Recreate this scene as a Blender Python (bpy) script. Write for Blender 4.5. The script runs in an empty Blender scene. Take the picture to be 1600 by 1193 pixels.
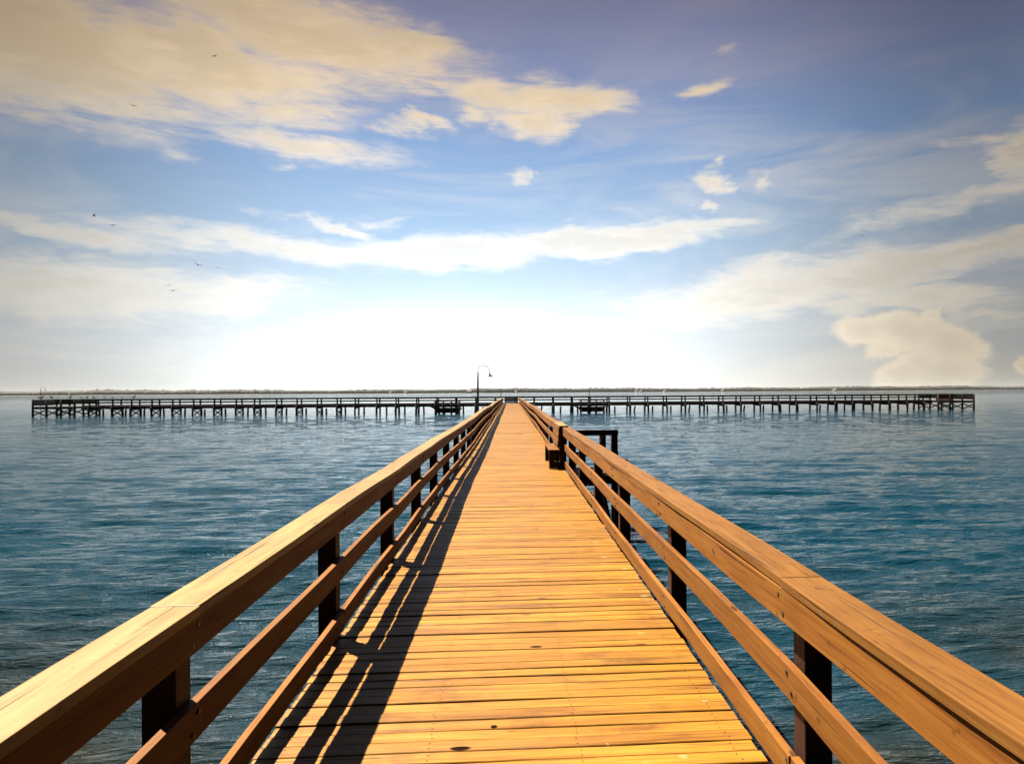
import bpy, bmesh, math, random
import numpy as np
from mathutils import Vector, Matrix, Euler

random.seed(7)
rng = np.random.default_rng(11)
R = math.radians
scene = bpy.context.scene
C = scene.collection

# ------------------------------------------------------------------ place
THETA = R(4.0)          # the camera looks a little to the right of the walkway's axis
F = 1104.0              # focal length in photo pixels (1600 wide)
PPX, PPY = 876.0, 612.0
ROLL = R(0.33)
EYE = 1.75              # eye height above the deck
WATER = -1.45           # water level below the deck (deck top is z = 0)
SUNV = Vector((-0.502, 0.502, 1.0)).normalized()
SP = 2.42               # post spacing of the walkway
TY = 109.0              # front edge of the cross pier
TD = 2.5                # its depth


def pix_dir(px, py):
    """azimuth (from +Y to +X) and elevation of a photo pixel"""
    r, u = (px - PPX) / F, (PPY - py) / F
    c, s = math.cos(-ROLL), math.sin(-ROLL)
    r, u = r * c - u * s, r * s + u * c
    return THETA + math.atan(r), math.atan(u / math.sqrt(1 + r * r))


def lin(r, g, b):
    f = lambda v: (v / 255 / 12.92) if v / 255 <= 0.04045 else ((v / 255 + 0.055) / 1.055) ** 2.4
    return (f(r), f(g), f(b), 1.0)


# ------------------------------------------------------------------ node helper
class NT:
    def __init__(self, tree):
        self.t = tree
        self.t.nodes.clear()

    def n(self, kind, **kw):
        nd = self.t.nodes.new(kind)
        for k, v in kw.items():
            setattr(nd, k, v)
        return nd

    def set(self, sock, v):
        if isinstance(v, bpy.types.NodeSocket):
            self.t.links.new(v, sock)
        else:
            sock.default_value = v

    def math(self, op, a, b=None, c=None, clamp=False):
        nd = self.n('ShaderNodeMath', operation=op, use_clamp=clamp)
        self.set(nd.inputs[0], a)
        if b is not None:
            self.set(nd.inputs[1], b)
        if c is not None:
            self.set(nd.inputs[2], c)
        return nd.outputs[0]

    def vmath(self, op, a, b=None):
        nd = self.n('ShaderNodeVectorMath', operation=op)
        self.set(nd.inputs[0], a)
        if b is not None:
            self.set(nd.inputs[1], b)
        return nd.outputs['Value'] if op in ('LENGTH', 'DOT_PRODUCT') else nd.outputs[0]

    def mix(self, f, a, b, mode='MIX'):
        nd = self.n('ShaderNodeMix', data_type='RGBA', blend_type=mode)
        self.set(nd.inputs[0], f)
        self.set(nd.inputs[6], a)
        self.set(nd.inputs[7], b)
        return nd.outputs[2]

    def noise(self, vec, scale=1.0, detail=4.0, rough=0.55, dist=0.0):
        nd = self.n('ShaderNodeTexNoise')
        self.set(nd.inputs['Vector'], vec)
        nd.inputs['Scale'].default_value = scale
        nd.inputs['Detail'].default_value = detail
        nd.inputs['Roughness'].default_value = rough
        nd.inputs['Distortion'].default_value = dist
        return nd

    def mapping(self, vec, loc=(0, 0, 0), rot=(0, 0, 0), scale=(1, 1, 1), kind='POINT'):
        nd = self.n('ShaderNodeMapping', vector_type=kind)
        self.set(nd.inputs[0], vec)
        nd.inputs[1].default_value = loc
        nd.inputs[2].default_value = rot
        nd.inputs[3].default_value = scale
        return nd.outputs[0]

    def mrange(self, v, a, b, c, d, smooth=False):
        nd = self.n('ShaderNodeMapRange', clamp=True)
        if smooth:
            nd.interpolation_type = 'SMOOTHSTEP'
        self.set(nd.inputs[0], v)
        for i, x in enumerate((a, b, c, d)):
            self.set(nd.inputs[1 + i], x)
        return nd.outputs[0]

    def ramp(self, f, stops, interp='LINEAR'):
        nd = self.n('ShaderNodeValToRGB')
        nd.color_ramp.interpolation = interp
        els = nd.color_ramp.elements
        while len(els) < len(stops):
            els.new(0.5)
        for e, (p, c) in zip(els, stops):
            e.position = p
            e.color = c
        self.set(nd.inputs[0], f)
        return nd.outputs[0]


def new_mat(name):
    m = bpy.data.materials.new(name)
    m.use_nodes = True
    nt = NT(m.node_tree)
    out = nt.n('ShaderNodeOutputMaterial')
    bs = nt.n('ShaderNodeBsdfPrincipled')
    nt.t.links.new(bs.outputs[0], out.inputs[0])
    return m, nt, bs


def wood(name, pale, mid, dark, axis, rough=0.62, deck=False, drips=False, tone=0.35, spec=0.4, weather=0.25):
    """sawn timber: grain along one axis, its own shift and tone per board"""
    m, nt, bs = new_mat(name)
    tc = nt.n('ShaderNodeTexCoord').outputs['Object']
    at = nt.n('ShaderNodeAttribute', attribute_name='board').outputs['Fac']
    sh = nt.n('ShaderNodeCombineXYZ')
    nt.set(sh.inputs[0], nt.math('MULTIPLY', at, 37.7))
    nt.set(sh.inputs[1], nt.math('MULTIPLY', at, 91.3))
    nt.set(sh.inputs[2], nt.math('MULTIPLY', at, 53.9))
    v = nt.vmath('ADD', tc, sh.outputs[0])
    s = [26.0, 26.0, 26.0]
    s[axis] = 1.1
    g = nt.mapping(v, scale=tuple(s))
    warp = nt.noise(nt.mapping(v, scale=(2, 2, 2)), 1.0, 2.0)
    gw = nt.vmath('ADD', g, nt.vmath('SCALE', warp.outputs['Color']))
    nt.t.nodes[-1].inputs[3].default_value = 1.0
    fine = nt.noise(gw, 1.0, 7.0, 0.66, 0.3).outputs['Fac']
    s1 = [85.0, 85.0, 85.0]
    s1[axis] = 2.6
    hair = nt.noise(nt.mapping(v, scale=tuple(s1)), 1.0, 5.0, 0.65, 0.2).outputs['Fac']
    s2 = [7.0, 7.0, 7.0]
    s2[axis] = 0.8
    broad = nt.noise(nt.mapping(v, scale=tuple(s2)), 1.0, 5.0, 0.62, 0.8).outputs['Fac']
    patch = nt.noise(nt.mapping(v, scale=(2.3, 2.3, 2.3)), 1.0, 6.0, 0.66).outputs['Fac']
    mixg = nt.math('ADD', nt.math('ADD', nt.math('MULTIPLY', fine, 0.36), nt.math('MULTIPLY', broad, 0.34)), nt.math('MULTIPLY', hair, 0.30))
    col = nt.ramp(mixg, [(0.34, dark), (0.47, mid), (0.60, pale)])
    # each board a tone of its own
    wn = nt.n('ShaderNodeTexWhiteNoise', noise_dimensions='1D')
    nt.set(wn.inputs['W'], nt.math('MULTIPLY', at, 917.0))
    tn = nt.mrange(wn.outputs['Value'], 0, 1, 1 - tone, 1 + tone * 0.55)
    tv = nt.n('ShaderNodeCombineXYZ')
    for i in range(3):
        nt.set(tv.inputs[i], tn)
    col = nt.mix(1.0, col, tv.outputs[0], 'MULTIPLY')
    # weathered patches
    wp = nt.mrange(patch, 0.5, 0.72, 0.0, weather, True)
    col = nt.mix(wp, col, (dark[0] * 0.9, dark[1] * 0.95, dark[2] * 1.3, 1))
    # knots
    vo = nt.n('ShaderNodeTexVoronoi', feature='F1', distance='EUCLIDEAN')
    s3 = [5.5, 5.5, 5.5]
    s3[axis] = 1.6
    nt.set(vo.inputs['Vector'], nt.mapping(v, scale=tuple(s3)))
    vo.inputs['Scale'].default_value = 1.0
    kn = nt.mrange(vo.outputs['Distance'], 0.045, 0.10, 0.85, 0.0, True)
    kcol = (dark[0] * 0.45, dark[1] * 0.4, dark[2] * 0.4, 1)
    col = nt.mix(kn, col, kcol)
    # hairline checks along the grain
    s4 = [60.0, 60.0, 60.0]
    s4[axis] = 0.9
    ck = nt.noise(nt.mapping(v, loc=(3, 7, 1), scale=tuple(s4)), 1.0, 2.0, 0.5).outputs['Fac']
    ckm = nt.mrange(ck, 0.63, 0.72, 0.0, 0.85, True)
    col = nt.mix(ckm, col, kcol)
    hgt = nt.math('SUBTRACT', nt.math('ADD', nt.math('MULTIPLY', fine, 0.4), nt.math('MULTIPLY', hair, 0.4)), nt.math('MULTIPLY', ckm, 0.9))
    if deck:
        sp = nt.n('ShaderNodeSeparateXYZ')
        nt.set(sp.inputs[0], tc)
        X = sp.outputs[0]
        # droppings and lichen flecks, most of them along the right-hand edge
        vd = nt.n('ShaderNodeTexVoronoi', feature='F1')
        dw = nt.noise(nt.mapping(tc, scale=(30, 30, 30)), 1.0, 2.0).outputs['Color']
        dv = nt.vmath('ADD', nt.mapping(tc, scale=(6.0, 8.0, 1)), nt.vmath('SCALE', dw))
        nt.t.nodes[-2].inputs[3].default_value = 0.22
        nt.set(vd.inputs['Vector'], dv)
        vd.inputs['Scale'].default_value = 1.0
        near = nt.mrange(X, 0.35, 1.05, 0.04, 0.22)
        pick = nt.n('ShaderNodeSeparateColor')
        nt.set(pick.inputs[0], vd.outputs['Color'])
        rad = nt.math('MULTIPLY', near, nt.math('POWER', pick.outputs[0], 1.2))
        dm = nt.mrange(nt.math('SUBTRACT', vd.outputs['Distance'], rad), -0.02, 0.03, 0.75, 0.0)
        dm = nt.math('MULTIPLY', dm, nt.math('GREATER_THAN', pick.outputs[1], 0.35))
        col = nt.mix(dm, col, (0.24, 0.20, 0.09, 1))
        # nail heads in two rows
        # the big open knot and a scuff farther out
        hole = None
        for (kx, ky, rx, ry) in ((-0.26, 3.50, 0.062, 0.026), (0.50, 24.0, 0.22, 0.06), (0.16, 4.86, 0.05, 0.02), (-0.1, 3.72, 0.02, 0.02)):
            q = nt.vmath('LENGTH', nt.mapping(tc, loc=(kx, ky, 0), scale=(rx, ry, 10), kind='TEXTURE'))
            q = nt.math('ADD', q, nt.math('MULTIPLY', nt.math('SUBTRACT', fine, 0.5), 0.9))
            col = nt.mix(nt.mrange(q, 0.9, 1.5, 0.55, 0.0), col, (0.22, 0.085, 0.012, 1))
            hm = nt.mrange(q, 0.75, 1.0, 0.98, 0.0)
            hole = hm if hole is None else nt.math('MAXIMUM', hole, hm)
            col = nt.mix(hm, col, (0.006, 0.003, 0.0015, 1))
    if drips:
        dn = nt.noise(nt.mapping(tc, scale=(3, 26, 1.6)), 1.0, 3.0, 0.5).outputs['Fac']
        dl = nt.noise(nt.mapping(tc, loc=(5, 2, 0), scale=(1.5, 1.6, 5)), 1.0, 3.0, 0.5).outputs['Fac']
        dd = nt.math('MULTIPLY', nt.mrange(dn, 0.69, 0.75, 0.0, 0.55, True), nt.mrange(dl, 0.45, 0.6, 0.0, 1.0))
        col = nt.mix(dd, col, (pale[0] * 1.1, pale[1] * 1.6, pale[2] * 2.6, 1))
        sn = nt.noise(nt.mapping(tc, loc=(2, 9, 4), scale=(14, 9, 14)), 1.0, 4.0, 0.6).outputs['Fac']
        col = nt.mix(nt.mrange(sn, 0.62, 0.74, 0.0, 0.6, True), col, (dark[0] * 0.5, dark[1] * 0.5, dark[2] * 0.6, 1))
    if deck:
        col = nt.mix(nt.math('GREATER_THAN', at, 4.0), col, (0.05, 0.045, 0.04, 1))
    nt.set(bs.inputs['Base Color'], col)
    nt.set(bs.inputs['Roughness'], nt.mrange(fine, 0.3, 0.7, rough - 0.08, rough + 0.14))
    if deck:
        nt.set(bs.inputs['Specular IOR Level'], nt.math('MULTIPLY', nt.math('SUBTRACT', 1.0, hole), spec))
    else:
        bs.inputs['Specular IOR Level'].default_value = spec
    bp = nt.n('ShaderNodeBump')
    bp.inputs['Strength'].default_value = 0.55
    bp.inputs['Distance'].default_value = 0.006
    nt.set(bp.inputs['Height'], hgt)
    nt.set(bs.inputs['Normal'], bp.outputs[0])
    return m


def plain(name, col, rough=0.5, metal=0.0, var=0.25, scale=6.0):
    m, nt, bs = new_mat(name)
    tc = nt.n('ShaderNodeTexCoord').outputs['Object']
    f = nt.noise(tc, scale, 5.0, 0.6).outputs['Fac']
    a = tuple(c * (1 - var) for c in col[:3]) + (1,)
    b = tuple(min(1, c * (1 + var)) for c in col[:3]) + (1,)
    nt.set(bs.inputs['Base Color'], nt.ramp(f, [(0.3, a), (0.7, b)]))
    bs.inputs['Roughness'].default_value = rough
    bs.inputs['Metallic'].default_value = metal
    return m


W_DECK = wood('deck_timber', (0.300, 0.150, 0.009, 1), (0.225, 0.090, 0.004, 1), (0.050, 0.014, 0.001, 1), 0, deck=True, rough=0.48, spec=0.30, tone=0.22, weather=0.5)
W_RAIL = wood('rail_timber', (0.205, 0.088, 0.015, 1), (0.160, 0.058, 0.009, 1), (0.060, 0.020, 0.004, 1), 1, tone=0.18, spec=0.15, drips=True)
W_CAPR = wood('right_cap_timber', (0.195, 0.090, 0.019, 1), (0.150, 0.062, 0.011, 1), (0.065, 0.024, 0.004, 1), 1, tone=0.16, spec=0.15, drips=True)
W_CAP_SUN = wood('sun_tinted_cap_timber', (0.240, 0.152, 0.040, 1), (0.190, 0.110, 0.023, 1), (0.085, 0.040, 0.008, 1), 1, tone=0.16, spec=0.3, rough=0.5, drips=True)  # same timber as the right cap; grazing sun's paleness put into the colour
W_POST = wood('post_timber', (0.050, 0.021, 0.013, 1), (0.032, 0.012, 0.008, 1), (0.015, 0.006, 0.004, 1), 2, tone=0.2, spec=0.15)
W_CROSS = wood('cross_board_timber', (0.060, 0.027, 0.013, 1), (0.042, 0.018, 0.008, 1), (0.02, 0.009, 0.004, 1), 0, tone=0.2, spec=0.15)
W_FARX = wood('weathered_pier_timber', (0.028, 0.017, 0.014, 1), (0.020, 0.012, 0.010, 1), (0.012, 0.007, 0.006, 1), 0, tone=0.2, spec=0.1)
W_FARZ = wood('weathered_pile_timber', (0.026, 0.016, 0.013, 1), (0.018, 0.011, 0.009, 1), (0.010, 0.006, 0.005, 1), 2, tone=0.25, spec=0.1)
M_LAMP = plain('dark_painted_steel', (0.02, 0.02, 0.022), 0.45, 0.3)
M_GLASS = plain('lamp_glass', (0.6, 0.6, 0.55), 0.2)
M_BIRD = plain('dark_plumage', (0.045, 0.04, 0.038), 0.8, 0, 0.4, 20)
M_BEAK = plain('beak_horn', (0.30, 0.16, 0.04), 0.5)
M_HWALL = plain('white_house_paint', (0.40, 0.40, 0.39), 0.6)
M_HROOF = plain('grey_shingle', (0.22, 0.22, 0.23), 0.8)
M_HWIN = plain('dark_window_glass', (0.03, 0.04, 0.05), 0.1)


# ------------------------------------------------------------------ mesh helper
class MB:
    def __init__(self):
        self.v, self.f, self.b = [], [], []

    def add(self, vs, fs, b=None):
        o = len(self.v)
        b = random.random() if b is None else b
        self.v += [tuple(p) for p in vs]
        self.f += [tuple(o + i for i in fc) for fc in fs]
        self.b += [b] * len(fs)
        return self

    def box(self, x0, x1, y0, y1, z0, z1, b=None):
        vs = [(x, y, z) for z in (z0, z1) for y in (y0, y1) for x in (x0, x1)]
        return self.add(vs, [(0, 2, 3, 1), (4, 5, 7, 6), (0, 1, 5, 4), (2, 6, 7, 3), (0, 4, 6, 2), (1, 3, 7, 5)], b)

    def sweep(self, pts, w, h, b=None, side=None):
        """rectangular timber along a polyline; w sideways, h upwards"""
        vs, fs = [], []
        n = len(pts)
        P = [Vector(p) for p in pts]
        for i, p in enumerate(P):
            d = (P[min(i + 1, n - 1)] - P[max(i - 1, 0)]).normalized()
            s = Vector(side) if side else d.cross(Vector((0, 0, 1)))
            if s.length < 1e-4:
                s = Vector((1, 0, 0))
            s.normalize()
            u = s.cross(d).normalized()
            for a, c in ((-1, -1), (1, -1), (1, 1), (-1, 1)):
                vs.append(p + s * (a * w / 2) + u * (c * h / 2))
        for i in range(n - 1):
            for k in range(4):
                a, c = i * 4 + k, i * 4 + (k + 1) % 4
                fs.append((a, a + 4, c + 4, c))
        fs.append((0, 1, 2, 3))
        e = (n - 1) * 4
        fs.append((e + 3, e + 2, e + 1, e))
        return self.add(vs, fs, b)

    def tube(self, pts, r, seg=8, b=None):
        P = [Vector(p) for p in pts]
        n = len(P)
        rr = r if isinstance(r, (list, tuple)) else [r] * n
        vs, fs = [], []
        for i, p in enumerate(P):
            d = (P[min(i + 1, n - 1)] - P[max(i - 1, 0)]).normalized()
            ref = Vector((0, 1, 0)) if abs(d.y) < 0.8 else Vector((1, 0, 0))
            s = d.cross(ref).normalized()
            u = s.cross(d).normalized()
            for k in range(seg):
                a = 2 * math.pi * k / seg
                vs.append(p + (s * math.cos(a) + u * math.sin(a)) * rr[i])
        for i in range(n - 1):
            for k in range(seg):
                a, c = i * seg + k, i * seg + (k + 1) % seg
                fs.append((a, c, c + seg, a + seg))
        fs.append(tuple(reversed(range(seg))))
        fs.append(tuple((n - 1) * seg + k for k in range(seg)))
        return self.add(vs, fs, b)

    def lathe(self, prof, c=(0, 0, 0), seg=16, b=None):
        vs, fs = [], []
        for (r, z) in prof:
            for k in range(seg):
                a = 2 * math.pi * k / seg
                vs.append((c[0] + r * math.cos(a), c[1] + r * math.sin(a), c[2] + z))
        for i in range(len(prof) - 1):
            for k in range(seg):
                a, d = i * seg + k, i * seg + (k + 1) % seg
                fs.append((a, d, d + seg, a + seg))
        return self.add(vs, fs, b)

    def build(self, name, mat, parent=None, bevel=0.0, smooth=False):
        me = bpy.data.meshes.new(name)
        me.from_pydata(self.v, [], self.f)
        me.update()
        bm = bmesh.new()
        bm.from_mesh(me)
        bmesh.ops.recalc_face_normals(bm, faces=bm.faces)
        bm.to_mesh(me)
        bm.free()
        at = me.attributes.new('board', 'FLOAT', 'FACE')
        at.data.foreach_set('value', self.b)
        if smooth:
            me.polygons.foreach_set('use_smooth', [True] * len(me.polygons))
        me.materials.append(mat)
        o = bpy.data.objects.new(name, me)
        C.objects.link(o)
        if parent:
            o.parent = parent
        if bevel:
            md = o.modifiers.new('edge', 'BEVEL')
            md.width = bevel
            md.segments = 2
            md.limit_method = 'ANGLE'
        return o


def tag(o, label=None, cat=None, group=None, kind=None):
    if label:
        o['label'] = label
    if cat:
        o['category'] = cat
    if group:
        o['group'] = group
    if kind:
        o['kind'] = kind
    return o


def thing(name, label, cat, loc=(0, 0, 0), rz=0.0, group=None):
    o = bpy.data.objects.new(name, None)
    o.empty_display_size = 0.2
    C.objects.link(o)
    o.location = loc
    o.rotation_euler = (0, 0, rz)
    return tag(o, label, cat, group)


def dup(root, loc, rz=0.0, label=None, scale=None):
    r = root.copy()
    C.objects.link(r)
    r.location = loc
    r.rotation_euler = (0, 0, rz)
    if scale:
        r.scale = (scale,) * 3
    if label:
        r['label'] = label
    for ch in list(root.children):
        c = ch.copy()
        C.objects.link(c)
        c.parent = r
        for g in list(ch.children):
            d = g.copy()
            C.objects.link(d)
            d.parent = c
    return r


# ------------------------------------------------------------------ walkway pier
XL, XR = -1.215, 1.175      # inner faces of the rail boards
Y_END = TY - 0.01
deck = MB()
y = -5.0
bi = 0
while y < Y_END - 0.10:
    w = 0.104 + random.uniform(-0.005, 0.004)
    gap = random.choice((0.004, 0.006, 0.008, 0.011, 0.015)) if y < 45 else 0.009
    if y + w > Y_END:
        w = Y_END - y
    dz = random.uniform(-0.004, 0.003)
    skew = random.uniform(-0.004, 0.004)
    near = -1 < y < 22
    nx = 25 if near else 1
    xa, xb = -1.245 + random.uniform(-0.004, 0.01), 1.198 + random.uniform(-0.01, 0.004)
    vs, fs = [], []
    ph = random.uniform(0, 6)
    cup = random.uniform(-0.002, 0.003)
    for i in range(nx + 1):
        t = i / nx
        x = xa + (xb - xa) * t
        wob = (0.0018 * math.sin(x * 5 + ph) + random.uniform(-0.0013, 0.0013)) if near else 0
        wob2 = (0.0018 * math.sin(x * 4 - ph) + random.uniform(-0.0013, 0.0013)) if near else 0
        zt = dz + cup * math.sin(t * math.pi) + (0.0015 * math.sin(x * 2.3 + ph) if near else 0)
        yo = y + skew * (t - 0.5)
        c = 0.004
        for (yy, zz) in ((yo + wob, -0.038), (yo + wob, zt - c), (yo + wob + c, zt), (yo + w + wob2 - c, zt), (yo + w + wob2, zt - c), (yo + w + wob2, -0.038)):
            vs.append((x, yy, zz))
    for i in range(nx):
        for k in range(6):
            a, c2 = i * 6 + k, i * 6 + (k + 1) % 6
            fs.append((a, a + 6, c2 + 6, c2))
    fs.append((0, 1, 2, 3, 4, 5))
    e = nx * 6
    fs.append((e + 5, e + 4, e + 3, e + 2, e + 1, e))
    deck.add(vs, fs)
    if -1 < y < 14:
        for jx in (-1.13, -0.42, 0.32, 1.08):
            for fy in (0.27, 0.73):
                sx, sy = jx + random.uniform(-0.012, 0.012), y + w * fy + random.uniform(-0.006, 0.006)
                deck.add([(sx + 0.0045 * math.cos(a * 1.0472), sy + 0.0045 * math.sin(a * 1.0472), dz + 0.0042) for a in range(6)], [tuple(range(6))], 5.0)
    y += w + gap
    bi += 1

pier = thing('wooden_pier', 'long orange plank walkway running straight out over the water to the cross pier', 'pier', (0, 0, 0))
deck.build('deck', W_DECK, pier)
jm = MB()
for x in (-1.13, -0.42, 0.32, 1.08):
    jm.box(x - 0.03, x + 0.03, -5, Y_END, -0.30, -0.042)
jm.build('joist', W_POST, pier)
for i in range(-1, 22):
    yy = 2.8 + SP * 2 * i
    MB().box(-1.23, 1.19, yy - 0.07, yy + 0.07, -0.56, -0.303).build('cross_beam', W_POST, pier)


def walkway_railing(side, label):
    X = XL if side < 0 else XR
    root = thing('pier_railing', label, 'railing', (X, 2.8, 0))
    L = Matrix.Translation((-X, -2.8, 0))
    out = side          # outwards direction
    npost = 44
    y_first, sp, pw = (2.80, 2.375, 0.126) if side < 0 else (2.95, 2.455, 0.12)
    ys = [y_first + sp * (i - 2) for i in range(npost + 3)]
    ys = [v for v in ys if v < TY - 0.3]
    rnd = random.Random(5 if side < 0 else 9)
    off = [(rnd.gauss(0, 0.005), rnd.gauss(0, 0.005)) for _ in ys]
    # the bows one can see in the photo
    for i, yv in enumerate(ys):
        a = 0.024 * math.sin(yv * 0.33 + (0.3 if side < 0 else 2.1)) * min(1, max(0, (yv - 4) / 6))
        off[i] = (off[i][0] + a * 0.8, off[i][1] + 0.018 * math.sin(yv * 0.21 + (1.0 if side < 0 else 0.1)) * min(1, max(0, (yv - 3) / 6)))
    # posts: outside the boards, down into the water
    for i, yv in enumerate(ys):
        x0 = X + out * 0.0425 + off[i][0]
        x1 = x0 + out * pw
        a, b = min(x0, x1), max(x0, x1)
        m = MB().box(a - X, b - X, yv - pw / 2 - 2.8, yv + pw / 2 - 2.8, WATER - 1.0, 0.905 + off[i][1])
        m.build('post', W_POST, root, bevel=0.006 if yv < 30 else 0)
    def rail(name, xc, zc, w, h, mat, jog, seed, every=2, bev=0.003, start=(3, 2)):
        r2 = random.Random(seed)
        mb = MB()
        i = 0
        first = True
        while i < len(ys) - 1:
            n = min(start[0] if i == 0 else start[1] if i == start[0] else every, len(ys) - 1 - i)
            jx, jz = r2.uniform(-jog, jog), r2.uniform(-jog, jog)
            pts = []
            for k in range(n):
                for q in range(4):
                    t = q / 4
                    A, B = off[i + k], off[i + k + 1]
                    yv = ys[i + k] + (ys[i + k + 1] - ys[i + k]) * t
                    sx = 0.004 * math.sin(yv * 2.1 + seed)
                    pts.append((xc + A[0] * (1 - t) + B[0] * t + jx + sx - X, yv - 2.8, zc + A[1] * (1 - t) + B[1] * t + jz + 0.003 * math.sin(yv * 1.7 + seed)))
            yv = ys[i + n]
            pts.append((xc + off[i + n][0] + jx - X, yv - 2.8, zc + off[i + n][1] + jz))
            # small gaps at the butt joints
            if name == 'middle_rail' and side > 0:   # the nearest board sags towards its loose end
                pts = [(a, b, c - 0.05 * max(0.0, 2.95 - 2.8 - b)) for a, b, c in pts]
            pts[0] = (pts[0][0], pts[0][1] + 0.0015, pts[0][2])
            pts[-1] = (pts[-1][0], pts[-1][1] - 0.0015, pts[-1][2])
            mb.sweep(pts, w, h)
            i += n
        return mb.build(name, mat, root, bevel=bev)
    # carriage bolts through the boards into the near posts
    m = MB()
    for i, yv in enumerate(ys):
        if yv > 22:
            break
        for zc in (0.838, 0.500, 0.122):
            for dz in (-0.035, 0.035):
                xf = X - out * (0.003 if zc < 0.8 or side < 0 else 0.036) + off[i][0] - X
                c = (xf, yv - 2.8 + (0.025 if dz > 0 else -0.025), zc + dz + off[i][1])
                m.tube([(xf + out * 0.008, c[1], c[2]), (xf - out * 0.004, c[1], c[2])], 0.010, 8)
    bolt = m.build('bolt', M_LAMP, root)
    tag(bolt, kind='stuff')
    # boards on the inner side of the posts
    xb = X + out * 0.02
    rail('face_board', xb if side < 0 else X + 0.001, 0.838, 0.038 if side < 0 else 0.070, 0.140, W_RAIL, 0.002, 3 + side, start=(4, 3) if side < 0 else (1, 4))
    rail('middle_rail', xb, 0.500, 0.038, 0.140, W_RAIL, 0.003, 11 + side, start=(1, 4) if side < 0 else (4, 2))
    rail('kick_board', xb, 0.122, 0.038, 0.125, W_RAIL, 0.003, 23 + side, start=(3, 3) if side < 0 else (2, 4))
    rail('top_rail', X + out * (0.092 - (0.022 if side < 0 else 0.038)), 0.932, 0.184, 0.040, W_CAP_SUN if side < 0 else W_CAPR, 0.002, 31 + side, bev=0.004, start=(2, 1) if side < 0 else (2, 3))
    return root


walkway_railing(-1, 'weathered timber railing left of the walkway, its face dark and its cap sunlit')
walkway_railing(1, 'sunlit orange timber railing on the right of the walkway, passing behind the bench')

# ------------------------------------------------------------------ bench on the walkway
bench = thing('wooden_bench', 'timber bench with dark end frame, backed onto the right walkway railing', 'bench', (0.0, 16.0, 0))
m = MB()
for k in range(3):
    m.box(0.845 + k * 0.112, 0.950 + k * 0.112, -0.03, 1.95, 0.405, 0.443)
m.build('seat', W_RAIL, bench, bevel=0.004)
m = MB()
for k in range(3):
    z0 = 0.52 + k * 0.145
    xo = 1.055 + (z0 - 0.45) * 0.06
    m.box(xo - 0.019 + k * 0.004, xo + 0.019 + k * 0.004, -0.02, 1.94, z0, z0 + 0.13)
m.build('backrest', W_RAIL, bench, bevel=0.004)
m = MB()
m.box(1.075, 1.28, -0.08, 1.97, 0.957, 0.985)
m.build('back_cap', W_CAP_SUN, bench, bevel=0.004)
for yv in (0.0, 1.85):
    m = MB()
    m.sweep([(1.165, yv + 0.015, 0.012), (1.165, yv + 0.015, 0.40), (1.195, yv + 0.015, 0.955)], 0.15, 0.15, side=(1, 0, 0))
    m.box(0.850, 0.965, yv, yv + 0.09, 0.012, 0.403)
    m.box(0.966, 1.089, yv, yv + 0.09, 0.30, 0.402)
    m.box(0.966, 1.089, yv, yv + 0.09, 0.012, 0.13)
    m.build('end_frame', W_POST, bench, bevel=0.004)

# ------------------------------------------------------------------ landing with steps on the right
st = thing('landing_stairs', 'dark timber side landing with steps down to the water, right of the walkway', 'stairs', (1.36, 17.0, 0))
m = MB()
for k in range(8):
    m.box(0.02, 1.22, -1.30 + k * 0.17, -1.138 + k * 0.17, -0.11, -0.072)
m.build('platform', W_CROSS, st)
MB().box(0.0, 1.24, -1.34, -1.302, -0.30, -0.115).build('fascia', W_POST, st)
for (px, py, zt) in ((1.14, 0.10, 0.80), (0.86, 0.16, 0.74), (1.14, -1.40, 0.25), (0.12, 0.10, 0.80), (0.62, -3.9, -0.2), (0.06, -3.9, -0.2)):
    MB().box(px - 0.075, px + 0.075, py - 0.075, py + 0.075, WATER - 1.0, zt).build('post', W_POST, st, bevel=0.005)
MB().box(-0.12, 1.22, -0.02, 0.022, 0.69, 0.825).build('top_rail', W_CROSS, st, bevel=0.004)
MB().box(-0.02, 1.22, -0.02, 0.022, 0.18, 0.30).build('middle_rail', W_CROSS, st, bevel=0.004)
MB().sweep([(0.86, 0.055, 0.68), (0.72, 0.055, 0.20)], 0.045, 0.06, side=(0, 1, 0)).build('brace', W_POST, st)
for k in range(7):
    z = -0.27 - k * 0.17
    yv = -1.36 - k * 0.34
    MB().box(0.10, 0.58, yv - 0.27, yv, z - 0.038, z).build('tread', W_RAIL, st, bevel=0.003)
for x in (0.06, 0.62):
    MB().sweep([(x, -1.345, -0.26), (x, -3.85, -1.50)], 0.05, 0.24, side=(1, 0, 0)).build('stringer', W_POST, st)


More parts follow.
